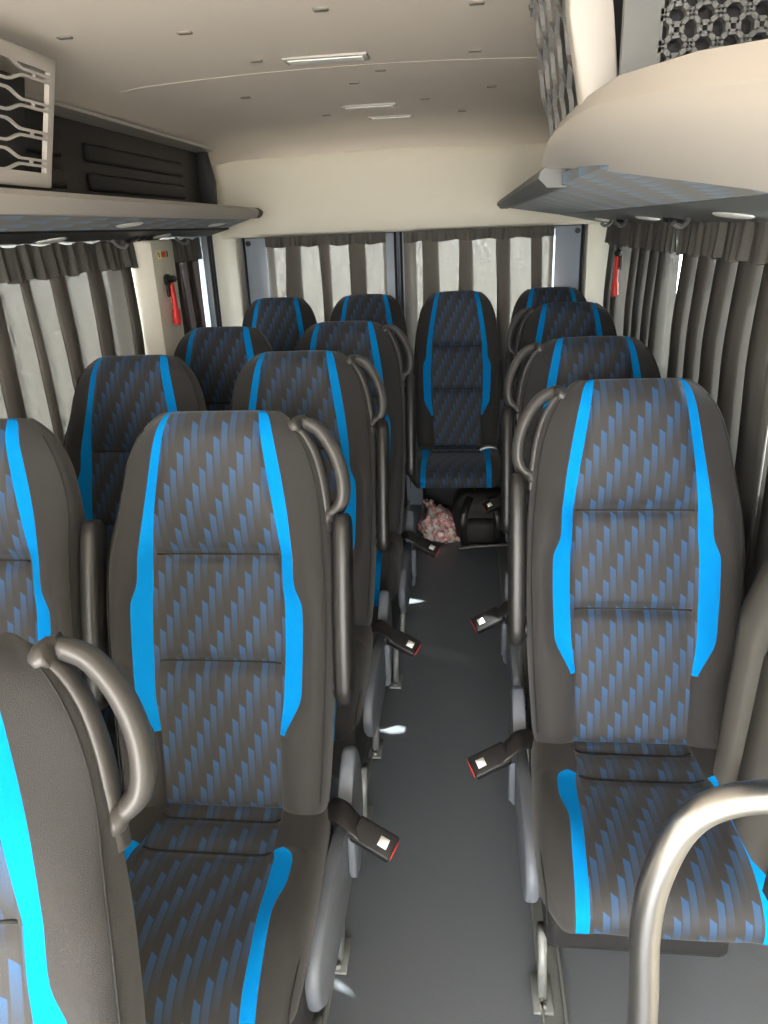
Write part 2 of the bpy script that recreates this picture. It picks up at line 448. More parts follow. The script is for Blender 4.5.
def build_seat(name, sd, handle=True, skirt=True, arms=(), buckle=True, front=-.22):
    t = empty(name)
    bk = link('backrest', ME_BACK, [], t); cu = link('cushion', ME_CUSH, [], t)
    for q in (-1, 1):
        obj('piping', backrest_piping(q), MAT['piping'], bk)
        obj('piping', cushion_piping(q), MAT['piping'], cu)
    for s_ in (.265, .475): obj('seam', back_seam(s_), MAT['piping'], bk)
    for q_ in (.043, .125): obj('seam', cushion_seam(q_), MAT['piping'], cu)
    bm = BM(); add_box(bm, (-.175, front, .13), (.175, .12, .40), .02, 2)
    add_box(bm, (-.16, .06, .24), (.16, .135, .47), .02, 2)
    obj('seat_base', bm, MAT['dark'], t)
    for x in (-1, 1):
        for y in ((-.21, .07) if front < 0 and x == sd else (.11,)):
            bm = BM()
            add_prism(bm, [(y-.030, .012), (y-.004, .012), (y+.050, .14), (y+.015, .14)], x*.178-.009, x*.178+.009, 0, .003, 1)
            add_box(bm, (x*.178-.020, y-.055, .008), (x*.178+.020, y+.03, .016), .002, 1)
            add_disc(bm, (x*.178, y-.042, .014), (0, 0, 1), .008, .008, 6)
            obj('leg', bm, MAT['steel'], t, sharp=.6)
    for a in arms: 
        ar = obj('armrest', armrest_bm(a*.228), MAT['armp'], t)
        bm = BM(); c = BP(a*.206, .215, -.02); add_disc(bm, c, (a, 0, 0), .024, .016, 20); obj('pivot', bm, MAT['blackpl'], ar, sharp=.6)
    if handle: obj('grab_handle', handle_bm(sd), MAT['handle'], t)
    if skirt:
        sk = obj('side_cover', skirt_bm(sd), MAT['skirt'], t, sharp=.9)
        obj('cover_clip', clip_bm(sd), MAT['skirt'], sk, sharp=.9)
    if buckle:
        M = BUCKLE_M[sd]
        bm = BM(); add_box(bm, (0, -.0235, -.011), (.082, .0235, .011), .005, 3, M); bu = obj('seat_belt_buckle', bm, MAT['blackpl'], t, sharp=.9)
        obj('strap', strap_bm(sd), MAT['armp'], bu)
        bm = BM(); add_box(bm, (.0800, -.0180, -.0065), (.0835, .0180, .0065), .0015, 1, M); r = obj('release_button', bm, MAT['red'], bu, sharp=.9); r['label'] = 'red release button'
        bm = BM(); add_box(bm, (.050, -.009, .0108), (.068, .009, .0116), 0, 1, M); r = obj('sticker', bm, MAT['white'], bu); r['label'] = 'small white sticker'
    return t

def copy_tree(o, parent=None):
    c = o.copy(); COL.objects.link(c)
    if parent is not None: c.parent = parent
    for ch in KIDS.get(o.name, []): copy_tree(ch, c)
    return c

# aisle seat left, window seat left, right-hand seat, rear bench seats
protoA = build_seat('passenger_seat', 1, True, True, (1,))
protoF = build_seat('passenger_seat', 1, True, True, ())
protoW = build_seat('passenger_seat', 1, False, False, (1,), False)
protoR = build_seat('passenger_seat', -1, True, True, (-1,))
protoB = build_seat('passenger_seat', 1, False, False, (), False, .05)
protoN = build_seat('passenger_seat', -1, False, False, (), True, .05)
protoM = build_seat('passenger_seat', 1, False, False, (), False, .05)
for c_ in bpy.data.objects:
    if c_.parent == protoN and c_.name.startswith('seat_belt_buckle'): c_.location.z = -.12
KIDS = {}
for o in bpy.data.objects:
    if o.parent is not None: KIDS.setdefault(o.parent.name, []).append(o)
SEATS = [
 (protoF, -.46, .24, 'black and blue aisle seat nearest the camera at lower left, big grey grab handle'),
 (protoA, -.45, 1.085, 'black and blue seat left of the aisle directly behind the biggest grab handle'),
 (protoA, -.45, 1.77, 'black and blue seat left of the aisle, third from the camera'),
 (protoA, -.42, 2.41, 'black and blue seat left of the aisle just before the rear row'),
 (protoW, -.905, 1.05, 'black and blue window seat cut off by the left edge of the photo'),
 (protoW, -.90, 1.76, 'black and blue window seat before the left pillar with the red hammer'),
 (protoW, -.84, 2.35, 'black and blue window seat just behind the left pillar with the red hammer'),
 (protoR, .33, 1.31, 'large black and blue seat right of the aisle behind the chrome handrail'),
 (protoR, .34, 1.90, 'second black and blue seat right of the aisle, directly behind the large right-hand one'),
 (protoR, .39, 2.83, 'black and blue seat right of the aisle, just before the rear row'),
 (protoM, -.91, 3.47, 'leftmost seat of the rear row, in the back left corner'),
 (protoM, -.48, 3.49, 'second seat from the left in the rear row, before the rear door post'),
 (protoB, -.048, 3.51, 'rear row seat facing down the aisle, plastic bag and backpack beneath it'),
 (protoN, .40, 3.56, 'rightmost seat of the rear row, in the back right corner'),
]
HINGE = Vector((0, .0, Z0))
used = set()
def recline(o, deg):
    Rm = Matrix.Rotation(math.radians(-deg), 4, 'X')
    for ch in [c for c in bpy.data.objects if c.parent == o and c.name.split('.')[0] in ('backrest', 'grab_handle', 'armrest')]:
        ch.matrix_basis = Matrix.Translation(HINGE) @ Rm @ Matrix.Translation(-HINGE)
for proto, x, y, lab in SEATS:
    o = proto if proto.name not in used else copy_tree(proto)
    used.add(proto.name); used.add(o.name)
    o.location = (x, y, 0)
    tag(o, lab, 'seat', 'minibus passenger seats')
near = [o for o in bpy.data.objects if o.get('label', '').startswith('black and blue aisle seat nearest')][0]
near.rotation_euler.z = math.radians(16); recline(near, 11)

# ------------------------------------------------------------------ setting
XL, XR, YB, YF = -1.24, .69, 3.97, -1.8
def struct(name, bm, m, parent=None, smooth=False, sharp=None):
    o = obj(name, bm, m, parent, smooth, sharp)
    if parent is None: o['kind'] = 'structure'
    return o

bm = BM(); add_box(bm, (XL-.06, YF, -.05), (XR+.06, YB+.06, 0)); struct('floor', bm, MAT['floor'])

# ceiling: crowned lining, falling to a cornice on both sides and rounding into the rear header
def ceil_z(x):
    c = -.28; d = abs(x-c)
    z = 1.905-.012*(d/.5)**2
    if d > .62: z -= .46*(d-.62)**2
    return z
bm = BM(); xs = [-1.30+i*(2.05/48) for i in range(49)]
ys = [YF+(3.35-YF)*i/16 for i in range(17)]+[3.45, 3.55, 3.65, 3.75, 3.83, 3.88, 3.905, 3.915]
grid = []
for y in ys:
    row = []
    for x in xs:
        z = ceil_z(x)
        if y > 3.40: z -= .075*((y-3.40)/.515)**2.2+ (.05*((y-3.82)/.095)**2 if y > 3.82 else 0)
        row.append(bm.verts.new((x, y, z)))
    grid.append(row)
for a, b in zip(grid, grid[1:]):
    for i in range(len(xs)-1): bm.faces.new((a[i], a[i+1], b[i+1], b[i]))
o = struct('ceiling', bm, MAT['ceil'], smooth=True)
md = o.modifiers.new('thick', 'SOLIDIFY'); md.thickness = .03; md.offset = 1
bm = BM(); add_box(bm, (XL-.1, YF, 1.95), (XR+.1, YB+.1, 1.98)); struct('trim_1', bm, MAT['beige'])

def wall_with_holes(bm, axis, pos, thick, a0, a1, z0, z1, holes):
    """Slab in the plane axis=pos spanning a (the other horizontal axis) and z, leaving rectangular holes (a0,a1,z0,z1)."""
    As = sorted({a0, a1, *[h[0] for h in holes], *[h[1] for h in holes]}); Zs = sorted({z0, z1, *[h[2] for h in holes], *[h[3] for h in holes]})
    for p, q in zip(As, As[1:]):
        for r, s in zip(Zs, Zs[1:]):
            ca, cz = (p+q)/2, (r+s)/2
            if any(h[0] < ca < h[1] and h[2] < cz < h[3] for h in holes): continue
            if axis == 0: add_box(bm, (pos, p, r), (pos+thick, q, s))
            else: add_box(bm, (p, pos, r), (q, pos+thick, s))
LH = [(.30, 2.70, .80, 1.44), (3.02, 3.46, .80, 1.45)]
RH = [(.86, 3.62, .93, 1.44), (.715, .775, 1.22, 1.43)]  # second hole: unseen slot added to throw a sun streak on the floor
BH = [(-1.02, -.395, .75, 1.45), (-.285, .435, .75, 1.45)]
bm = BM(); wall_with_holes(bm, 0, XL-.05, .05, YF, YB+.05, 0, 1.95, LH); struct('wall_left', bm, MAT['beige'])
bm = BM(); wall_with_holes(bm, 0, XR, .05, YF, YB+.05, 0, 1.95, RH); struct('wall_right', bm, MAT['beige'])
bm = BM(); wall_with_holes(bm, 1, YB, .05, XL-.05, XR+.05, 0, 1.95, BH); struct('wall_back', bm, MAT['doorpaint'])

def window(n, axis, pos, h, mat='rubber', fw=.028):
    bm = BM(); a0, a1, z0, z1 = h
    for lo, hi in (((a0, z0), (a1, z0+fw)), ((a0, z1-fw), (a1, z1)), ((a0, z0), (a0+fw, z1)), ((a1-fw, z0), (a1, z1))):
        if axis == 0: add_box(bm, (pos-.012, lo[0], lo[1]), (pos+.012, hi[0], hi[1]), .004, 1)
        else: add_box(bm, (lo[0], pos-.012, lo[1]), (hi[0], pos+.012, hi[1]), .004, 1)
    w = struct(f'window_{n}', bm, MAT[mat])
    bm = BM()
    if axis == 0: add_box(bm, (pos-.002, a0+.01, z0+.01), (pos+.002, a1-.01, z1-.01))
    else: add_box(bm, (a0+.01, pos-.002, z0+.01), (a1-.01, pos+.002, z1-.01))
    obj('pane', bm, MAT['glass'], w, smooth=False)
for i, h in enumerate(LH): window(i+1, 0, XL-.025, h)
window(3, 0, XR+.025, RH[0]); window(6, 0, XR+.025, RH[1], fw=.006)  # the narrow one only frames the added sun slot
window(4, 1, YB+.025, BH[0]); window(5, 1, YB+.025, BH[1])

# rear header panel above the door curtains (cream lining, slightly bowed)
bm = BM(); rows = []
for z, y in ((1.485, 3.875), (1.49, 3.865), (1.55, 3.872), (1.65, 3.882), (1.75, 3.892), (1.84, 3.905)):
    rows.append([bm.verts.new((-1.24+i*(1.93/24), y-.10*abs((i-12)/12)**6, z)) for i in range(25)])
for a, b in zip(rows, rows[1:]):
    for i in range(24): bm.faces.new((a[i], a[i+1], b[i+1], b[i]))
o = struct('trim_2', bm, MAT['beige'], smooth=True); md = o.modifiers.new('t', 'SOLIDIFY'); md.thickness = .03; md.offset = -1

# corner pillars at the rear, left and right
def pillar(name, pts, z0, z1, m, bev=.012):
    bm = BM(); add_prism(bm, pts, z0, z1, 2, bev, 3); return struct(name, bm, m, smooth=True, sharp=.7)
pillar('trim_3', [(-1.24, 3.62), (-1.205, 3.62), (-1.200, 3.66), (-1.198, 3.76), (-1.180, 3.83), (-1.160, 3.86), (-1.15, 3.96), (-1.24, 3.96)], .5, 1.50, MAT['beige'])
pillar('trim_4', [(.69, 3.70), (.655, 3.70), (.65, 3.75), (.635, 3.81), (.60, 3.85), (.575, 3.87), (.57, 3.96), (.69, 3.96)], .5, 1.50, MAT['beige'])
# pillar between the left windows
pillar('trim_5', [(-1.24, 2.705), (-1.165, 2.715), (-1.132, 2.745), (-1.128, 2.94), (-1.15, 3.005), (-1.24, 3.015)], .5, 1.47, MAT['beige'])
# sliding-door edge: pale jamb and dark seals
pillar('trim_6', [(-1.24, 3.46), (-1.19, 3.465), (-1.18, 3.50), (-1.185, 3.53), (-1.24, 3.53)], .4, 1.50, MAT['doorpaint'], .008)
bm = BM()
for y in (3.55, 3.585, 3.62): add_tube(bm, [(-1.205, y, .4), (-1.205, y, 1.5)], .017, 10)
add_box(bm, (-1.24, 3.53, .4), (-1.215, 3.62, 1.5))
struct('trim_7', bm, MAT['rubber'], smooth=True, sharp=.8)

# rear doors: inner frames of painted metal round each window
def door(n, a0, a1, h):
    bm = BM()
    def bar(x0, x1, z0, z1): add_box(bm, (x0, 3.915, z0), (x1, 3.972, z1), .012, 2)
    bar(a0, h[0]+.012, .25, 1.475); bar(h[1]-.012, a1, .25, 1.475); bar(a0, a1, 1.44, 1.48); bar(a0, a1, .25, h[2]+.012)
    d = struct(f'door_{n}', bm, MAT['doorpaint'], smooth=True, sharp=.7)
    bm = BM()
    for x in (a0+.012, a1-.012): add_tube(bm, [(x, 3.912, .3), (x, 3.912, 1.47)], .006, 8)
    obj('seal', bm, MAT['rubber'], d)
    bm = BM()
    xc = a0+.035 if n == 1 else a1-.035
    add_disc(bm, (xc, 3.906, 1.43), (0, 1, 0), .013, .02, 16); obj('bolt', bm, MAT['blackpl'], d, sharp=.6)
door(1, -1.135, -.343, BH[0]); door(2, -.337, .565, BH[1])

# seat rails screwed to the floor
def rail(x, y0, y1, label):
    t = empty('seat_rail', (x, y0, 0)); L = y1-y0
    bm = BM()
    for s in (-1, 1): add_box(bm, (s*.022-.003, 0, 0), (s*.022+.003, L, .022), .001, 1)
    add_box(bm, (-.024, 0, 0), (.024, L, .006)); obj('channel', bm, MAT['steel'], t, smooth=False)
    bm = BM(); add_box(bm, (-.018, .02, .006), (.018, .15, .013), .002, 1); obj('end_plate', bm, MAT['lattice'], t, smooth=False)
    bm = BM(); add_disc(bm, (0, .06, .012), (0, 0, 1), .005, .002, 12); obj('hole', bm, MAT['rubber'], t)
    tag(t, label, 'rail')
rail(.172, .86, 3.7, 'pale steel floor rail under the inner side of the right-hand seats')
rail(-.302, .10, 3.6, 'pale steel floor rail along the left edge of the aisle floor')

# ------------------------------------------------------------------ ceiling fittings
def ceil_light(x, y, l, w, label):
    z = ceil_z(x)
    t = empty('ceiling_lamp', (x, y, z))
    bm = BM(); add_box(bm, (-l/2, -w/2, -.006), (l/2, w/2, .004), .004, 2); obj('frame', bm, MAT['cream'], t, sharp=.7)
    bm = BM(); add_box(bm, (-l/2+.012, -w/2+.012, -.009), (l/2-.012, w/2-.012, -.004), .002, 2); obj('diffuser', bm, MAT['lens'], t, sharp=.7)
    tag(t, label, 'ceiling lamp', 'slim ceiling lamps')
ceil_light(-.37, 2.24, .225, .075, 'slim white ceiling lamp nearest the camera')
ceil_light(-.36, 3.10, .20, .07, 'slim white ceiling lamp, the middle one of the row')
ceil_light(-.31, 3.42, .18, .06, 'slim white ceiling lamp closest to the rear doors')

clip_me = None
for x, y in [(-.62, 1.86), (-.55, 2.2), (-.86, 1.78), (-.30, 1.78), (-.35, 2.62), (-.72, 2.7), (-.55, 3.25), (-.02, 1.42), (.02, 1.8), (.02, 2.25), (-.15, 3.0), (-.25, 2.45), (.08, 2.8), (-.02, 3.35)]:
    if clip_me is None:
        bm = BM(); add_box(bm, (-.016, -.010, -.0035), (.016, .010, .002), .002, 1)
        o = obj('lining_clip', bm, pbr('clip_plastic', (.22, .2, .17), .6)); clip_me = o.data
    else:
        o = bpy.data.objects.new('lining_clip', clip_me); COL.objects.link(o)
    o.location = (x, y, ceil_z(x)); tag(o, 'small oblong push clip holding up the pale ceiling lining', 'clip', 'ceiling lining clips')
# lining seam
bm = BM(); add_tube(bm, [(x, 2.36, ceil_z(x)) for x in [-1.0+.06*i for i in range(22)]], .0008, 6)
o = obj('lining_seam', bm, MAT['ceil']); o['kind'] = 'structure'; o.name = 'trim_8'

# ------------------------------------------------------------------ luggage racks
def loft_y(bm, prof_at, ys, close=True):
    """prof_at(y) -> list of (x,z); closed sections lofted along y with end caps."""
    rings = [[bm.verts.new((x, y, z)) for x, z in prof_at(y)] for y in ys]
    n = len(rings[0])
    for a, b in zip(rings, rings[1:]):
        for k in range(n): bm.faces.new((a[k], a[(k+1) % n], b[(k+1) % n], b[k]))
    bm.faces.new(rings[0]); bm.faces.new(rings[-1])

def oval(bm, c, n, ax, ra, rb, h=.006):
    """Domed oval lens at c with normal n, long axis ax."""
    n = Vector(n).normalized(); ax = Vector(ax); ax = (ax-n*ax.dot(n)).normalized(); w = n.cross(ax); c = Vector(c)
    prev = None
    for k, (f, hh) in enumerate(((1, 0), (1, .4), (.85, .8), (.5, 1.))):
        ring = []
        for i in range(24):
            a = 2*PI*i/24; ca = math.cos(a); sa = math.sin(a)
            ring.append(bm.verts.new(c+ax*ra*f*ca+w*rb*f*math.copysign(abs(sa)**1.3, sa)+n*h*hh))
        if prev:
            for i in range(24): bm.faces.new((prev[i], prev[(i+1) % 24], ring[(i+1) % 24], ring[i]))
        prev = ring
    bm.faces.new(prev)

# left rack
t = empty('luggage_rack', (-1.03, .5, 1.45))
def rp(name, bm, m, smooth=False, sharp=.6, par=None):
    o = obj(name, bm, m, par if par is not None else t, smooth, sharp)
    if par is None: o.location = -Vector(t.location)
    return o
def lipL(y):
    e = max(0, (y-3.32)/.27); e2 = e*e
    return [(x-.07, z) for x, z in [(-.862, 1.556), (-.858, 1.574-.006*e2), (-.868, 1.586-.008*e2), (-.905, 1.590-.008*e2), (-.93, 1.585), (-.93, 1.560), (-.90, 1.537+.01*e2), (-.872, 1.537+.010*e2)]]
bm = BM(); loft_y(bm, lipL, [.5, 1.5, 2.5, 3.3, 3.4, 3.48, 3.53]); rp('lip', bm, MAT['cream'], True)
bm = BM(); loft_y(bm, lambda y: [(x*1.0+(x+.97)*.10, z+(z-1.56)*.15) for x, z in lipL(y)], [3.532, 3.56, 3.585]); o = rp('end_cap', bm, MAT['blackpl'], True); o['label'] = 'black tip of the rack'
bm = BM(); add_prism(bm, [(-.97, 1.540), (-.97, 1.575), (-1.235, 1.575), (-1.235, 1.50), (-1.10, 1.502)], .5, 3.54, 1); rp('shelf', bm, MAT['rackcloth'])
bm = BM(); add_prism(bm, [(-1.085, 1.500), (-1.09, 1.515), (-1.235, 1.515), (-1.235, 1.467), (-1.215, 1.467)], .5, 3.57, 1, .004, 1); lp = rp('service_panel', bm, MAT['blackpl'])
nL = Vector((.050, 0, -.145)); nL = Vector((.33, 0, -.94))
for y in (2.10, 2.90):
    bm = BM(); oval(bm, (-1.150, y, 1.4830), (.25, 0, -.97), (.25, 1, 0), .062, .026); rp('reading_lamp', bm, MAT['lens'], True)
for y in (2.36, 3.22):
    bm = BM(); oval(bm, (-1.03, y, 1.520), (.24, 0, -.97), (.2, 1, 0), .07, .022); rp('reading_lamp', bm, MAT['lens'], True)
for y in (2.46, 3.02):
    bm = BM(); add_tube(bm, spline([(-1.14, y, 1.475), (-1.12, y, 1.455), (-1.10, y, 1.452), (-1.09, y, 1.464)], 4), .006, 8, flat=(1.6, .8), side=(0, 1, 0)); rp('coat_hook', bm, MAT['lattice'], True)
for y in (2.68, 2.74, 2.80):
    bm = BM(); add_disc(bm, (-1.165, y, 1.480), (.33, 0, -.94), .026, .012, 20, .019); rp('air_nozzle', bm, MAT['rubber'], True)
# bin: ribbed black back panel, end wall and cream cornice
bm = BM(); add_box(bm, (-1.235, .9, 1.575), (-1.185, 3.55, 1.822)); rp('back_panel', bm, MAT['blackpl'])
for z in (1.65, 1.735):
    for y0, y1 in ((2.45, 3.30), (1.2, 2.30)):
        bm = BM(); add_box(bm, (-1.19, y0, z-.027), (-1.172, y1, z+.027), .012, 3); rp('rib', bm, MAT['dark'], True)
bm = BM(); add_prism(bm, [(-1.235, 1.575), (-1.15, 1.575), (-1.125, 1.60), (-1.12, 1.70), (-1.145, 1.825), (-1.235, 1.825)], 3.52, 3.565, 1, .006, 2); rp('end_wall', bm, MAT['blackpl'], True)
bm = BM(); add_prism(bm, [(-1.115, 1.838), (-1.118, 1.828), (-1.15, 1.822), (-1.235, 1.815), (-1.235, 1.825), (-1.16, 1.834)], .5, 3.58, 1, .002, 1); rp('cornice', bm, MAT['cream'], True)
tag(t, 'luggage rack along the left wall with beige lip and open black bin', 'luggage rack')

# right rack
t = empty('luggage_rack', (.42, .3, 1.45))
def lipR(y):
    # slim edge strip, ends in a rounded black tip
    return [(.140, 1.558), (.143, 1.570), (.155, 1.580), (.19, 1.582), (.22, 1.572), (.22, 1.552), (.19, 1.540), (.158, 1.541)]
bm = BM(); loft_y(bm, lipR, [1.63, 2.2, 3.1, 3.9]); o = rp('lip', bm, MAT['greypl'], True)
bm = BM(); loft_y(bm, lambda y: [(x+(x-.18)*.10, z+(z-1.56)*.2) for x, z in lipR(y)], [3.902, 3.93, 3.96]); o = rp('end_cap', bm, MAT['blackpl'], True); o['label'] = 'black tip of the rack'
bm = BM()
def cowl(y):
    """Bulging cream nose of the rack near the front, running out to a rounded end."""
    topz = lerp_tab([(.15, 1.525), (.45, 1.561), (.6, 1.583), (.9, 1.617), (1.15, 1.631), (1.38, 1.632), (1.48, 1.626), (1.56, 1.612), (1.62, 1.595), (1.66, 1.583)], y)
    botz = lerp_tab([(.15, 1.455), (.57, 1.493), (.92, 1.52), (1.3, 1.551), (1.55, 1.570), (1.66, 1.579)], y)
    k = max(0., min(1., (topz-botz)/.095)); dx = .065*k; x0 = .138+.010*(1-k)
    out = []
    for i in range(13):
        a = i/12
        out.append((x0+dx*(max(0, a-.35)/.65)**1.7+.018*k*max(0, .25-a)/.25, topz+(botz-topz)*a))
    zm = (topz+botz)/2
    out += [(x0+dx+.015, botz+.006*k+.001), (x0+dx*.5+.045, zm), (x0+.05, topz-.006*k-.0005)]
    return out
loft_y(bm, cowl, [.15, .3, .45, .6, .75, .9, 1.02, 1.15, 1.27, 1.38, 1.48, 1.53, 1.57, 1.60, 1.63, 1.65, 1.66]); o = rp('cowl', bm, MAT['cream'], True); o['label'] = 'cream bulging front edge of the rack'
bm = BM(); add_prism(bm, [(.185, 1.545), (.185, 1.565), (.685, 1.570), (.685, 1.50), (.44, 1.503)], .15, 3.92, 1); rp('shelf', bm, MAT['rackcloth'])
bm = BM(); add_prism(bm, [(.435, 1.503), (.44, 1.52), (.685, 1.52), (.685, 1.455), (.655, 1.455)], .15, 3.95, 1, .004, 1); rp('service_panel', bm, MAT['greypl'])
nR = (-.21, 0, -.98)
for y in (1.75, 2.55, 3.35):
    bm = BM(); oval(bm, (.555, y, 1.4765), nR, (-.15, 1, 0), .080, .030); rp('reading_lamp', bm, MAT['lens'], True)
for y in (2.15, 2.95, 3.25):
    bm = BM(); add_tube(bm, spline([(.57, y, 1.475), (.56, y-.02, 1.458), (.54, y-.035, 1.452), (.525, y-.04, 1.462)], 4), .008, 8, flat=(1.6, .8), side=(0, 1, 0)); rp('coat_hook', bm, MAT['lattice'], True)
for y in (2.32, 2.38, 3.1):
    bm = BM(); add_disc(bm, (.585, y, 1.472), nR, .026, .012, 20, .019); rp('air_nozzle', bm, MAT['rubber'], True)
tag(t, 'luggage rack along the right wall with cream bulging front edge', 'luggage rack')

# ------------------------------------------------------------------ air outlets standing on the racks
def lattice_bars(bm, O, U, V, D, width, height, rows, period, open_frac, gap, th=.0045, phase=0.):
    """Bars in pairs that open into long hexagons and close to narrow rungs; O origin, U along, V up, D depth vector."""
    O, U, V, D = Vector(O), Vector(U), Vector(V), Vector(D)
    rh = height/rows; opn = rh*.36; cls = gap
    def offs(u):
        p = ((u/period+phase) % 1.)
        a = .5*(1-open_frac)
        r = .12
        def ramp(x): return max(0, min(1, x))
        k = ramp((p-a)/r) if p < .5 else ramp((1-a-p)/r)
        return cls+(opn-cls)*k
    n = int(width/period*26)+2
    for j in range(rows):
        vc = rh*(j+.5)
        for s in (1, -1):
            prev = None
            for i in range(n+1):
                u = width*i/n; v = vc+s*offs(u)
                q = [O+U*u+V*(v+dv)+D*dd for dv, dd in ((th/2, 0), (-th/2, 0), (-th/2, 1), (th/2, 1))]
                ring = [bm.verts.new(p) for p in q]
                if prev:
                    for k in range(4): bm.faces.new((prev[k], prev[(k+1) % 4], ring[(k+1) % 4], ring[k]))
                prev = ring
        m = int(width/period)+2
        for i in range(m):
            for du in (-.16, .16):
                u = (i-phase+du)*period
                if .01 < u < width-.01:
                    c = O+U*u+V*vc
                    vs = [bm.verts.new(c+U*a*.0035+V*b*cls+D*d) for a, b, d in ((-1, -1, 0), (1, -1, 0), (1, 1, 0), (-1, 1, 0), (-1, -1, 1), (1, -1, 1), (1, 1, 1), (-1, 1, 1))]
                    for f in ((0, 1, 2, 3), (7, 6, 5, 4), (0, 4, 5, 1), (1, 5, 6, 2), (2, 6, 7, 3), (3, 7, 4, 0)): bm.faces.new([vs[k] for k in f])

def wall_strip(bm, pts, W_, D):
    prev = None
    for p in pts:
        ring = [bm.verts.new(q) for q in (p+W_, p-W_, p-W_+D, p+W_+D)]
        if prev:
            for k in range(4): bm.faces.new((prev[k], prev[(k+1) % 4], ring[(k+1) % 4], ring[k]))
        else: bm.faces.new(ring)
        prev = ring
    bm.faces.new(prev)

def honeycomb(bm, O, U, V, D, width, height, pitch, row):
    """Tall hexagonal cells: zigzag rows joined by gently waved upright walls."""
    n = int(width/pitch*2); m = int(height/row)+1; amp = row*.16; hp = pitch/2
    z = lambda i, r: amp*(1 if (i+r) % 2 else -1)
    for r in range(m+1):
        v = min(r*row, height)
        wall_strip(bm, [O+U*(i*hp)+V*(v+z(i, r)) for i in range(n+1)], V*.0024, D)
        if r < m:
            for i in range(n+1):
                if (i+r) % 2:
                    a = r*row+z(i, r); b = min((r+1)*row, height)+z(i, r+1)
                    wall_strip(bm, [O+U*(i*hp+.007*math.sin(2*PI*k/6))+V*(a+(b-a)*k/6) for k in range(7)], U*.0030, D)

def quad_frame(bm, O, U, V, D, w, h, fw, bev=.006):
    """Rectangular frame of four mitred bars."""
    O, U, V, D = Vector(O), Vector(U), Vector(V), Vector(D)
    o_ = [(0, 0), (w, 0), (w, h), (0, h)]; i_ = [(fw, fw), (w-fw, fw), (w-fw, h-fw), (fw, h-fw)]
    P = lambda p, d: bm.verts.new(O+U*p[0]+V*p[1]+D*d)
    of = [P(p, 0) for p in o_]; inf = [P(p, 0) for p in i_]; ob = [P(p, 1) for p in o_]; ib = [P(p, 1) for p in i_]
    for k in range(4):
        l = (k+1) % 4
        bm.faces.new((of[k], of[l], inf[l], inf[k])); bm.faces.new((ob[k], ib[k], ib[l], ob[l]))
        bm.faces.new((of[k], ob[k], ob[l], of[l])); bm.faces.new((inf[k], inf[l], ib[l], ib[k]))
    es = [e for e in bm.edges if any(v in of for v in e.verts) and all(v in of for v in e.verts)]
    bmesh.ops.bevel(bm, geom=es, offset=bev, segments=3, affect='EDGES', profile=.5)

# left outlet, leaning in towards the aisle at the top
t = empty('air_outlet', (-.93, 1.2, 1.586))
V = Vector((.055, .02, .26)).normalized(); D = Vector((-.011, 0, .002))
bm = BM(); quad_frame(bm, (-.938, 1.06, 1.592), (0, 1, 0), V, D, .70, .262, .030, .008); rp('frame', bm, MAT['cream'], True)
bm = BM(); lattice_bars(bm, Vector((-.938, 1.09, 1.592))+V*.022, (0, 1, 0), V, D*.5, .645, .222, 4, .36, .40, .0055, .0055, .22); rp('grille', bm, MAT['cream'])
bm = BM(); add_prism(bm, [(-.99, 1.592), (-.945, 1.81), (-1.10, 1.81), (-1.10, 1.592)], 1.08, 1.74, 1); rp('housing', bm, MAT['blackpl'])
tag(t, 'beige air outlet grille standing on the left luggage rack', 'air outlet')

# right outlet
t = empty('air_outlet', (.25, 1.4, 1.586))
V = Vector((-.040, .05, .24)).normalized(); O = Vector((.163, 1.15, 1.592)); U = Vector((0, 1, 0)); D = Vector((.035, 0, 0))
bm = BM(); honeycomb(bm, O+V*.004, U, V, D*.2, .52, .275, .098, .088); rp('grille', bm, MAT['lattice'])
bm = BM(); add_prism(bm, [(.20, 1.588), (.165, 1.85), (.60, 1.85), (.60, 1.588)], 1.19, 1.66, 1); rp('housing', bm, MAT['dark'])
bm = BM(); add_prism(bm, [(.156, 1.59), (.130, 1.72), (.112, 1.86), (.162, 1.86), (.183, 1.72), (.204, 1.59)], 1.12, 1.172, 1, .012, 3); o = rp('end_frame', bm, MAT['cream'], True); o['label'] = 'cream upright end of the outlet'
# perforated intake plate facing the front of the van
def octo_plate(bm, x0, x1, z0, z1, xs_, y, p):
    """Plate at y; from xs_ to x1 it is pierced by alternating long octagons."""
    add_box(bm, (x0, y, z0), (xs_, y+.012, z1))
    nx = int((x1-xs_)/p)+1; nz = int((z1-z0)/p)+1
    def bar(a, b, w=.0028):
        a = Vector((a[0], 0, a[1])); b = Vector((b[0], 0, b[1])); d = (b-a).normalized(); nn = Vector((-d.z, 0, d.x))*w
        vs = []
        for yy in (y, y+.012):
            vs += [bm.verts.new(Vector((q.x, yy, q.z))) for q in (a-nn, b-nn, b+nn, a+nn)]
        for f in ((0, 1, 2, 3), (7, 6, 5, 4), (0, 4, 5, 1), (1, 5, 6, 2), (2, 6, 7, 3), (3, 7, 4, 0)): bm.faces.new([vs[k] for k in f])
    for i in range(nx):
        for j in range(nz):
            cx = xs_+p*(i+.5); cz = z0+p*(j+.5); h = p/2
            q = .36*h
            # small square island round each lattice node, joined by diagonals
            sq = [(cx+q, cz+q), (cx-q, cz+q), (cx-q, cz-q), (cx+q, cz-q)]
            for k in range(4): bar(sq[k], sq[(k+1) % 4])
            for sx in (1, -1):
                for sz in (1, -1): bar((cx+sx*q, cz+sz*q), (cx+sx*h*.78, cz+sz*h*.78))
            for s in (1, -1):
                bar((cx+s*h*.78, cz-h*.78), (cx+s*h*.78, cz-h*1.22)); bar((cx-h*.78, cz+s*h*.78), (cx-h*1.22, cz+s*h*.78))
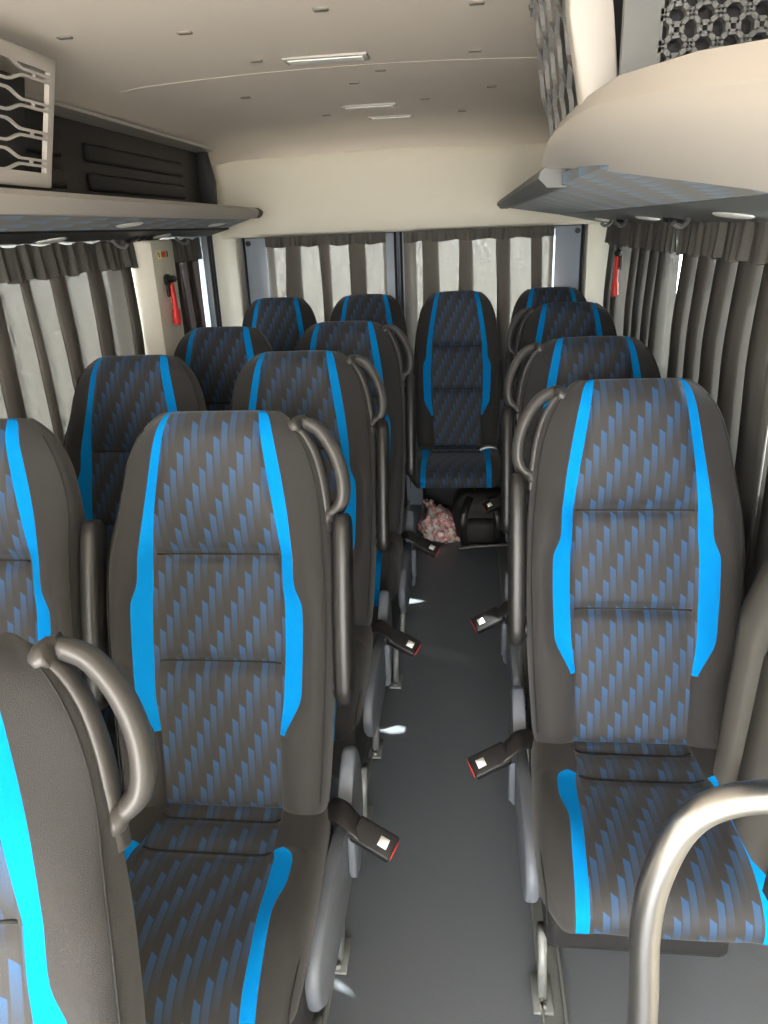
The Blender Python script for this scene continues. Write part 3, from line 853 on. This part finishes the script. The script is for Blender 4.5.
bm = BM(); octo_plate(bm, .178, .66, 1.60, 1.87, .222, 1.02, .031); rp('intake_plate', bm, MAT['greypl'])
bm = BM(); add_box(bm, (.215, 1.05, 1.60), (.66, 1.13, 1.86)); rp('filter_box', bm, MAT['dark'])
tag(t, 'grey latticed air outlet with cream end frame on the right luggage rack', 'air outlet')

# ------------------------------------------------------------------ curtains
def fold_line(L, seed, panel, fold, r=.011):
    """Points (t, depth, key) along a curtain with flat-pressed Z folds: three layers of cloth at every fold."""
    g = random.Random(seed); P = [(0., 0.)]; t = 0.
    keys = []
    while t < L-.02:
        a = g.uniform(*panel); w = g.uniform(*fold); b = g.uniform(-.004, .008); t1 = min(t+a+w, L)
        w = min(w, (t1-t)*.7)
        for k in range(1, 4):
            f = k/4; P.append((t+(t1-t)*f, b*math.sin(PI*f)))
        if t1 >= L: P.append((L, 0)); break
        P += [(t1-.004, .001), (t1, r*.35), (t1-.004, r*.8), (t1-w*.5, r), (t1-w+.004, r*1.15), (t1-w, r*1.6), (t1-w+.004, r*2.05), (t1-w*.5, r*2.0), (t1-.002, r*1.7)]
        t = t1
    return P

def curtain(name, p0, p1, nrm, ztop, zbot, seed, panel, fold, mat, label, hem=None, head=.08, group=None, cat='curtain', dips=None):
    p0 = Vector((p0[0], p0[1], 0)); p1 = Vector((p1[0], p1[1], 0)); L = (p1-p0).length; u = (p1-p0)/L; nrm = Vector((nrm[0], nrm[1], 0))
    pl = fold_line(L, seed, panel, fold)
    root = empty(name, (p0+p1)/2+Vector((0, 0, ztop))); O = root.location
    bm = BM(); zs = [ztop-.01-(ztop-zbot-.01)*(k/16)**1.1 for k in range(17)]; rows = []
    for z in zs:
        f = (ztop-z)/(ztop-zbot); row = []
        for t, d in pl:
            q = noise.noise(Vector((t*7+seed*3.1, f*1.3, seed)))
            q2 = noise.noise(Vector((t*3.2+seed, f*2.3, seed+9)))
            tt = t+.020*q*min(1, f*3)*(1 if 0 < t < L else .2)
            dd = d*(.55+.75*min(1, f*3))+.014*q2*f
            p = p0+u*tt+nrm*(dd+.004)+Vector((0, 0, z))
            if dips: p = dips(p, tt, f)
            row.append(bm.verts.new(p-O))
        rows.append(row)
    for a, b in zip(rows, rows[1:]):
        for i in range(len(pl)-1): bm.faces.new((a[i], a[i+1], b[i+1], b[i]))
    c = obj('cloth', bm, mat, root)
    # gathered heading tape
    bm = BM(); rows = []; n = max(24, int(L/.009)); g = random.Random(seed+5)
    ph = [g.uniform(0, 6.28) for _ in range(4)]
    for z, am in ((ztop+.006, .003), (ztop, .005), (ztop-head*.35, .007), (ztop-head*.75, .009), (ztop-head, .011), (ztop-head-.004, .008)):
        row = []
        for i in range(n+1):
            t = L*i/n
            d = am*(math.sin(t*2*PI/.062+ph[0])+.6*math.sin(t*2*PI/.037+ph[1])+.4*math.sin(t*2*PI/.101+ph[2]))
            row.append(bm.verts.new(p0+u*t+nrm*(.024+d)+Vector((0, 0, z+.004*math.sin(t*41+ph[3])))-O))
        rows.append(row)
    for a, b in zip(rows, rows[1:]):
        for i in range(n): bm.faces.new((a[i], a[i+1], b[i+1], b[i]))
    obj('heading', bm, MAT['header'], root)
    tag(root, label, cat, group)
    return root

curtain('curtain', (-1.205, .40), (-1.205, 2.70), (1, 0), 1.466, .62, 3, (.05, .15), (.06, .12), MAT['curtL'], 'grey pleated curtain across the big left window, before the hammer pillar')
curtain('curtain', (-1.205, 3.03), (-1.205, 3.43), (1, 0), 1.462, .62, 8, (.05, .09), (.06, .08), MAT['curtB'], 'narrow dark brown curtain between left hammer pillar and sliding door edge')
curtain('curtain', (-1.005, 3.90), (-.398, 3.90), (0, -1), 1.492, .62, 12, (.085, .125), (.055, .085), MAT['curt'], 'grey pleated curtain over the left rear door window, brightly backlit')
curtain('curtain', (-.31, 3.90), (.415, 3.90), (0, -1), 1.492, .62, 21, (.085, .125), (.055, .085), MAT['curt'], 'grey pleated curtain over the right rear door window, brightly backlit')
def drape_dip(p, t, f):
    # the front end (towards y=.8) is pulled in over the nearest seat
    k = max(0, (1.36-p.y)/.20); k = min(1, k); k = k*k*(3-2*k)
    p.x -= .175*k*min(1, max(0, f-.12)/.55)
    return close_gap(p, t, f)
def close_gap(p, t, f):
    # the rear edge swings back behind its neighbour below the top quarter, leaving a chink of daylight only near the rail
    if t < .03: p.y += .055*min(1, max(0, (f-.26)/.06))
    return p
for y0, y1, sd, lab in ((3.68, 3.22, 33, 'short grey curtain at the rear end of the right window, behind the red hammer'),
                        (3.19, 2.503, 42, 'grey curtain on the right window just in front of the red hammer'),
                        (2.453, 1.648, 51, 'grey curtain on the right window above the second right-hand seat'),
                        (1.598, .78, 57, 'grey curtain on the right window bulging in beside the nearest right-hand seat')):
    curtain('curtain', (.655, y0), (.655, y1), (-1, 0), 1.457, .60 if y0 > 1.7 else .53, sd, (.02, .065), (.09, .14), MAT['curtR'], lab, dips=drape_dip if y0 < 2 else (close_gap if y0 < 3 else None), group='right window curtains')
# ------------------------------------------------------------------ emergency hammers
def hammer(loc, rotz, tilt, label, lean=0.):
    t = empty('emergency_hammer', loc, rotz)
    t.rotation_euler = (lean, tilt, rotz)
    # local: +x away from the wall, z up
    bm = BM(); add_tube(bm, spline([(.012, 0, .0), (.013, 0, -.03), (.014, 0, -.07), (.016, 0, -.11), (.015, 0, -.148), (.012, 0, -.158)], 4), [.0095]*6+[.0115]*6+[.0165]*6+[.017]*3, 12, flat=(1.2, .85), side=(0, 1, 0)); obj('grip', bm, MAT['red'], t)
    bm = BM(); add_tube(bm, [(.012, -.034, .004), (.012, -.026, .004), (.012, .026, .004), (.012, .034, .004)], [.004, .013, .013, .004], 14); obj('head', bm, MAT['blackpl'], t)
    bm = BM(); add_box(bm, (-.006, -.016, -.060), (.004, .016, .016), .004, 2); add_disc(bm, (.002, -.024, .004), (1, 0, 0), .021, .012, 20); h = obj('holder', bm, MAT['blackpl'], t, sharp=.6)
    bm = BM(); add_box(bm, (.002, .012, -.06), (.012, .020, -.05), .002, 1); obj('clasp', bm, MAT['lattice'], h)
    tag(t, label, 'hammer', 'emergency window hammers')
hammer((-1.122, 2.84, 1.325), 0, 0, 'red emergency hammer on the pale pillar between the left windows')
hammer((.602, 3.19, 1.345), PI, 0, 'red emergency hammer hanging before the grey right-hand curtain', .10)
# instruction sticker
bm = BM(); add_box(bm, (-1.1305, 2.79, 1.405), (-1.1275, 2.89, 1.432), .0008, 1); t = obj('sticker', bm, MAT['yellow'])
for k, (a, b, m) in enumerate(((2.795, 2.805, 'rubber'), (2.82, 2.86, 'red'), (2.875, 2.885, 'rubber'))):
    bm = BM(); add_box(bm, (-1.1278, a, 1.409), (-1.1268, b, 1.428)); obj('print', bm, MAT[m], t, smooth=False)
tag(t, 'small yellow instruction sticker at the top of the left pillar', 'sticker')

# ------------------------------------------------------------------ handrail beside the nearest right seat
t = empty('handrail', (.18, .55, 0))
bm = BM()
pts = spline([(.187, .55, .0), (.187, .55, .40), (.180, .55, .70), (.172, .55, .83), (.176, .55, .90), (.195, .55, .965), (.23, .55, .995), (.29, .55, 1.004), (.40, .55, 1.004), (.56, .55, 1.0), (.66, .55, 1.0)], 8)
add_tube(bm, [p-t.location for p in pts], .0145, 20); obj('tube', bm, MAT['chrome'], t)
bm = BM(); add_disc(bm, (.007, 0, 0), (0, 0, 1), .035, .008, 24); obj('floor_flange', bm, MAT['chrome'], t, sharp=.6)
bm = BM(); add_disc(bm, (.49, 0, 1.0), (1, 0, 0), .032, .008, 24); obj('wall_flange', bm, MAT['chrome'], t, sharp=.6)
tag(t, 'bent chrome handrail in front of the nearest right seat', 'handrail')

# ------------------------------------------------------------------ bag and backpack under the rear bench
m, nt, out = new_mat('crinkled_clear_film'); Lk = nt.links.new
tc = N(nt, 'ShaderNodeTexCoord'); nz = N(nt, 'ShaderNodeTexNoise'); nz.inputs['Scale'].default_value = 28; nz.inputs['Detail'].default_value = 3
Lk(tc.outputs['Object'], nz.inputs['Vector']); cr = N(nt, 'ShaderNodeValToRGB')
cr.color_ramp.elements[0].position = .36; cr.color_ramp.elements[0].color = (.55, .50, .46, 1)
cr.color_ramp.elements[1].position = .62; cr.color_ramp.elements[1].color = (.80, .74, .66, 1)
e = cr.color_ramp.elements.new(.50); e.color = (.62, .06, .05, 1); e = cr.color_ramp.elements.new(.45); e.color = (.45, .40, .40, 1); e = cr.color_ramp.elements.new(.55); e.color = (.6, .5, .45, 1)
Lk(nz.outputs[0], cr.inputs[0]); b = N(nt, 'ShaderNodeBsdfPrincipled'); b.inputs['Roughness'].default_value = .15; b.inputs['Coat Weight'].default_value = .6
Lk(cr.outputs[0], b.inputs['Base Color']); vo = N(nt, 'ShaderNodeTexVoronoi'); vo.inputs['Scale'].default_value = 35; Lk(tc.outputs['Object'], vo.inputs['Vector'])
bu = N(nt, 'ShaderNodeBump'); bu.inputs['Strength'].default_value = .8; bu.inputs['Distance'].default_value = .01; Lk(vo.outputs[0], bu.inputs['Height']); Lk(bu.outputs[0], b.inputs['Normal']); Lk(b.outputs[0], out.inputs[0])
bm = BM(); bmesh.ops.create_icosphere(bm, subdivisions=4, radius=1)
for v in bm.verts:
    n = v.co.normalized(); r = 1+.28*noise.noise(n*2.3+Vector((3, 1, 4)))+.10*noise.noise(n*6)
    z = n.z*r*.105; x = n.x*r*.085*(1.15-.5*n.z); y = n.y*r*.07
    v.co = Vector((x-.25*z, y, max(z, -.085)+.085))
t = obj('plastic_bag', bm, m); t.location = (-.133, 3.46, 0)
bm = BM()
for i in range(7):
    a = 2*PI*i/7; add_tube(bm, spline([(-.045+.008*math.cos(a), .006*math.sin(a), .165), (-.052+.014*math.cos(a), .012*math.sin(a), .19), (-.06+.026*math.cos(a), .02*math.sin(a), .212)], 3), .007, 6)
obj('knot', bm, m, t)
tag(t, 'crumpled clear plastic bag with red and white contents under the rear seat', 'bag')

t = empty('backpack', (.065, 3.48, 0))
bm = BM(); bmesh.ops.create_icosphere(bm, subdivisions=4, radius=1)
for v in bm.verts:
    n = v.co.normalized(); q = lambda a, e: math.copysign(abs(a)**e, a)
    v.co = Vector((q(n.x, .6)*.135, q(n.y, .6)*.10, q(n.z, .65)*.135+.135+.012*noise.noise(n*3)))
obj('body', bm, MAT['pack'], t)
bm = BM(); bmesh.ops.create_icosphere(bm, subdivisions=3, radius=1)
for v in bm.verts:
    n = v.co.normalized(); q = lambda a, e: math.copysign(abs(a)**e, a)
    v.co = Vector((q(n.x, .6)*.095, q(n.y, .7)*.04-.10, q(n.z, .6)*.065+.085))
obj('front_pocket', bm, MAT['pack'], t)
for s in (-1, 1):
    bm = BM(); add_tube(bm, spline([(s*.05, -.08, .25), (s*.075, -.14, .20), (s*.085, -.155, .12), (s*.075, -.12, .02)], 5), .012, 8, flat=(1.6, .4), side=(1, 0, 0)); obj('strap', bm, MAT['armp'], t)
bm = BM(); add_tube(bm, spline([(-.03, -.02, .262), (-.022, -.03, .295), (.022, -.03, .295), (.03, -.02, .262)], 5), .006, 8); obj('handle', bm, MAT['armp'], t)
bm = BM(); add_tube(bm, spline([(-.10, -.152, .012), (-.03, -.165, .03), (.05, -.165, .034), (.13, -.14, .03)], 5), .009, 8, flat=(1.3, .7), side=(0, 1, 0)); o = obj('trim_band', bm, MAT['lattice'], t); o['label'] = 'pale grey band along the lower edge'
tag(t, 'dark backpack under the rear seat beside the plastic bag', 'backpack')

# ------------------------------------------------------------------ light
w = bpy.data.worlds.new('sky'); sc.world = w; w.use_nodes = True
bg = w.node_tree.nodes['Background']; bg.inputs[1].default_value = 18.0
wt = w.node_tree; g_ = wt.nodes.new('ShaderNodeTexCoord'); sx_ = wt.nodes.new('ShaderNodeSeparateXYZ'); cr_ = wt.nodes.new('ShaderNodeValToRGB')
wt.links.new(g_.outputs['Generated'], sx_.inputs[0]); mr_ = wt.nodes.new('ShaderNodeMapRange'); mr_.inputs[1].default_value = -1; mr_.inputs[2].default_value = 1
wt.links.new(sx_.outputs[2], mr_.inputs[0]); wt.links.new(mr_.outputs[0], cr_.inputs[0]); wt.links.new(cr_.outputs[0], bg.inputs[0])
cr_.color_ramp.elements[0].position = .44; cr_.color_ramp.elements[0].color = (.74, .71, .65, 1)     # sunlit pale ground
cr_.color_ramp.elements[1].position = .52; cr_.color_ramp.elements[1].color = (1.0, .99, .975, 1)    # bright hazy sky
sun = bpy.data.lights.new('sun', 'SUN'); so = bpy.data.objects.new('sun', sun); COL.objects.link(so)
sun.energy = 30; sun.angle = math.radians(.6); sun.color = (1, .95, .86)
el = math.radians(53); hz = Vector((.94, -.34, 0)).normalized(); dirv = -(hz*math.cos(el)+Vector((0, 0, math.sin(el))))
so.rotation_euler = dirv.to_track_quat('-Z', 'Y').to_euler(); so.location = (4, -1, 5)

# ------------------------------------------------------------------ camera
R_ = Vector((.9938744, .10335846, -.0391242)); U_ = Vector((-.000550522, .358641417, .933475244)); W_ = Vector((-.11051413, .92773561, -.35650142))
cam = bpy.data.cameras.new('camera'); co = bpy.data.objects.new('camera', cam); COL.objects.link(co)
cam.sensor_fit = 'HORIZONTAL'; cam.sensor_width = 36; cam.lens = 745/768*36; cam.clip_start = .02
Mx = Matrix((R_, U_, -W_)).transposed().to_4x4(); Mx.translation = Vector((0, 0, 1.48)); co.matrix_world = Mx
sc.camera = co
sc.view_settings.view_transform = 'Standard'; sc.view_settings.look = 'None'; sc.view_settings.exposure = .26; sc.view_settings.gamma = 1
sc.view_settings.use_curve_mapping = False
sc.cycles.max_bounces = 8; sc.cycles.diffuse_bounces = 5; sc.cycles.transparent_max_bounces = 16; sc.cycles.glossy_bounces = 3
sc.cycles.caustics_reflective = False; sc.cycles.caustics_refractive = False; sc.cycles.sample_clamp_indirect = 8
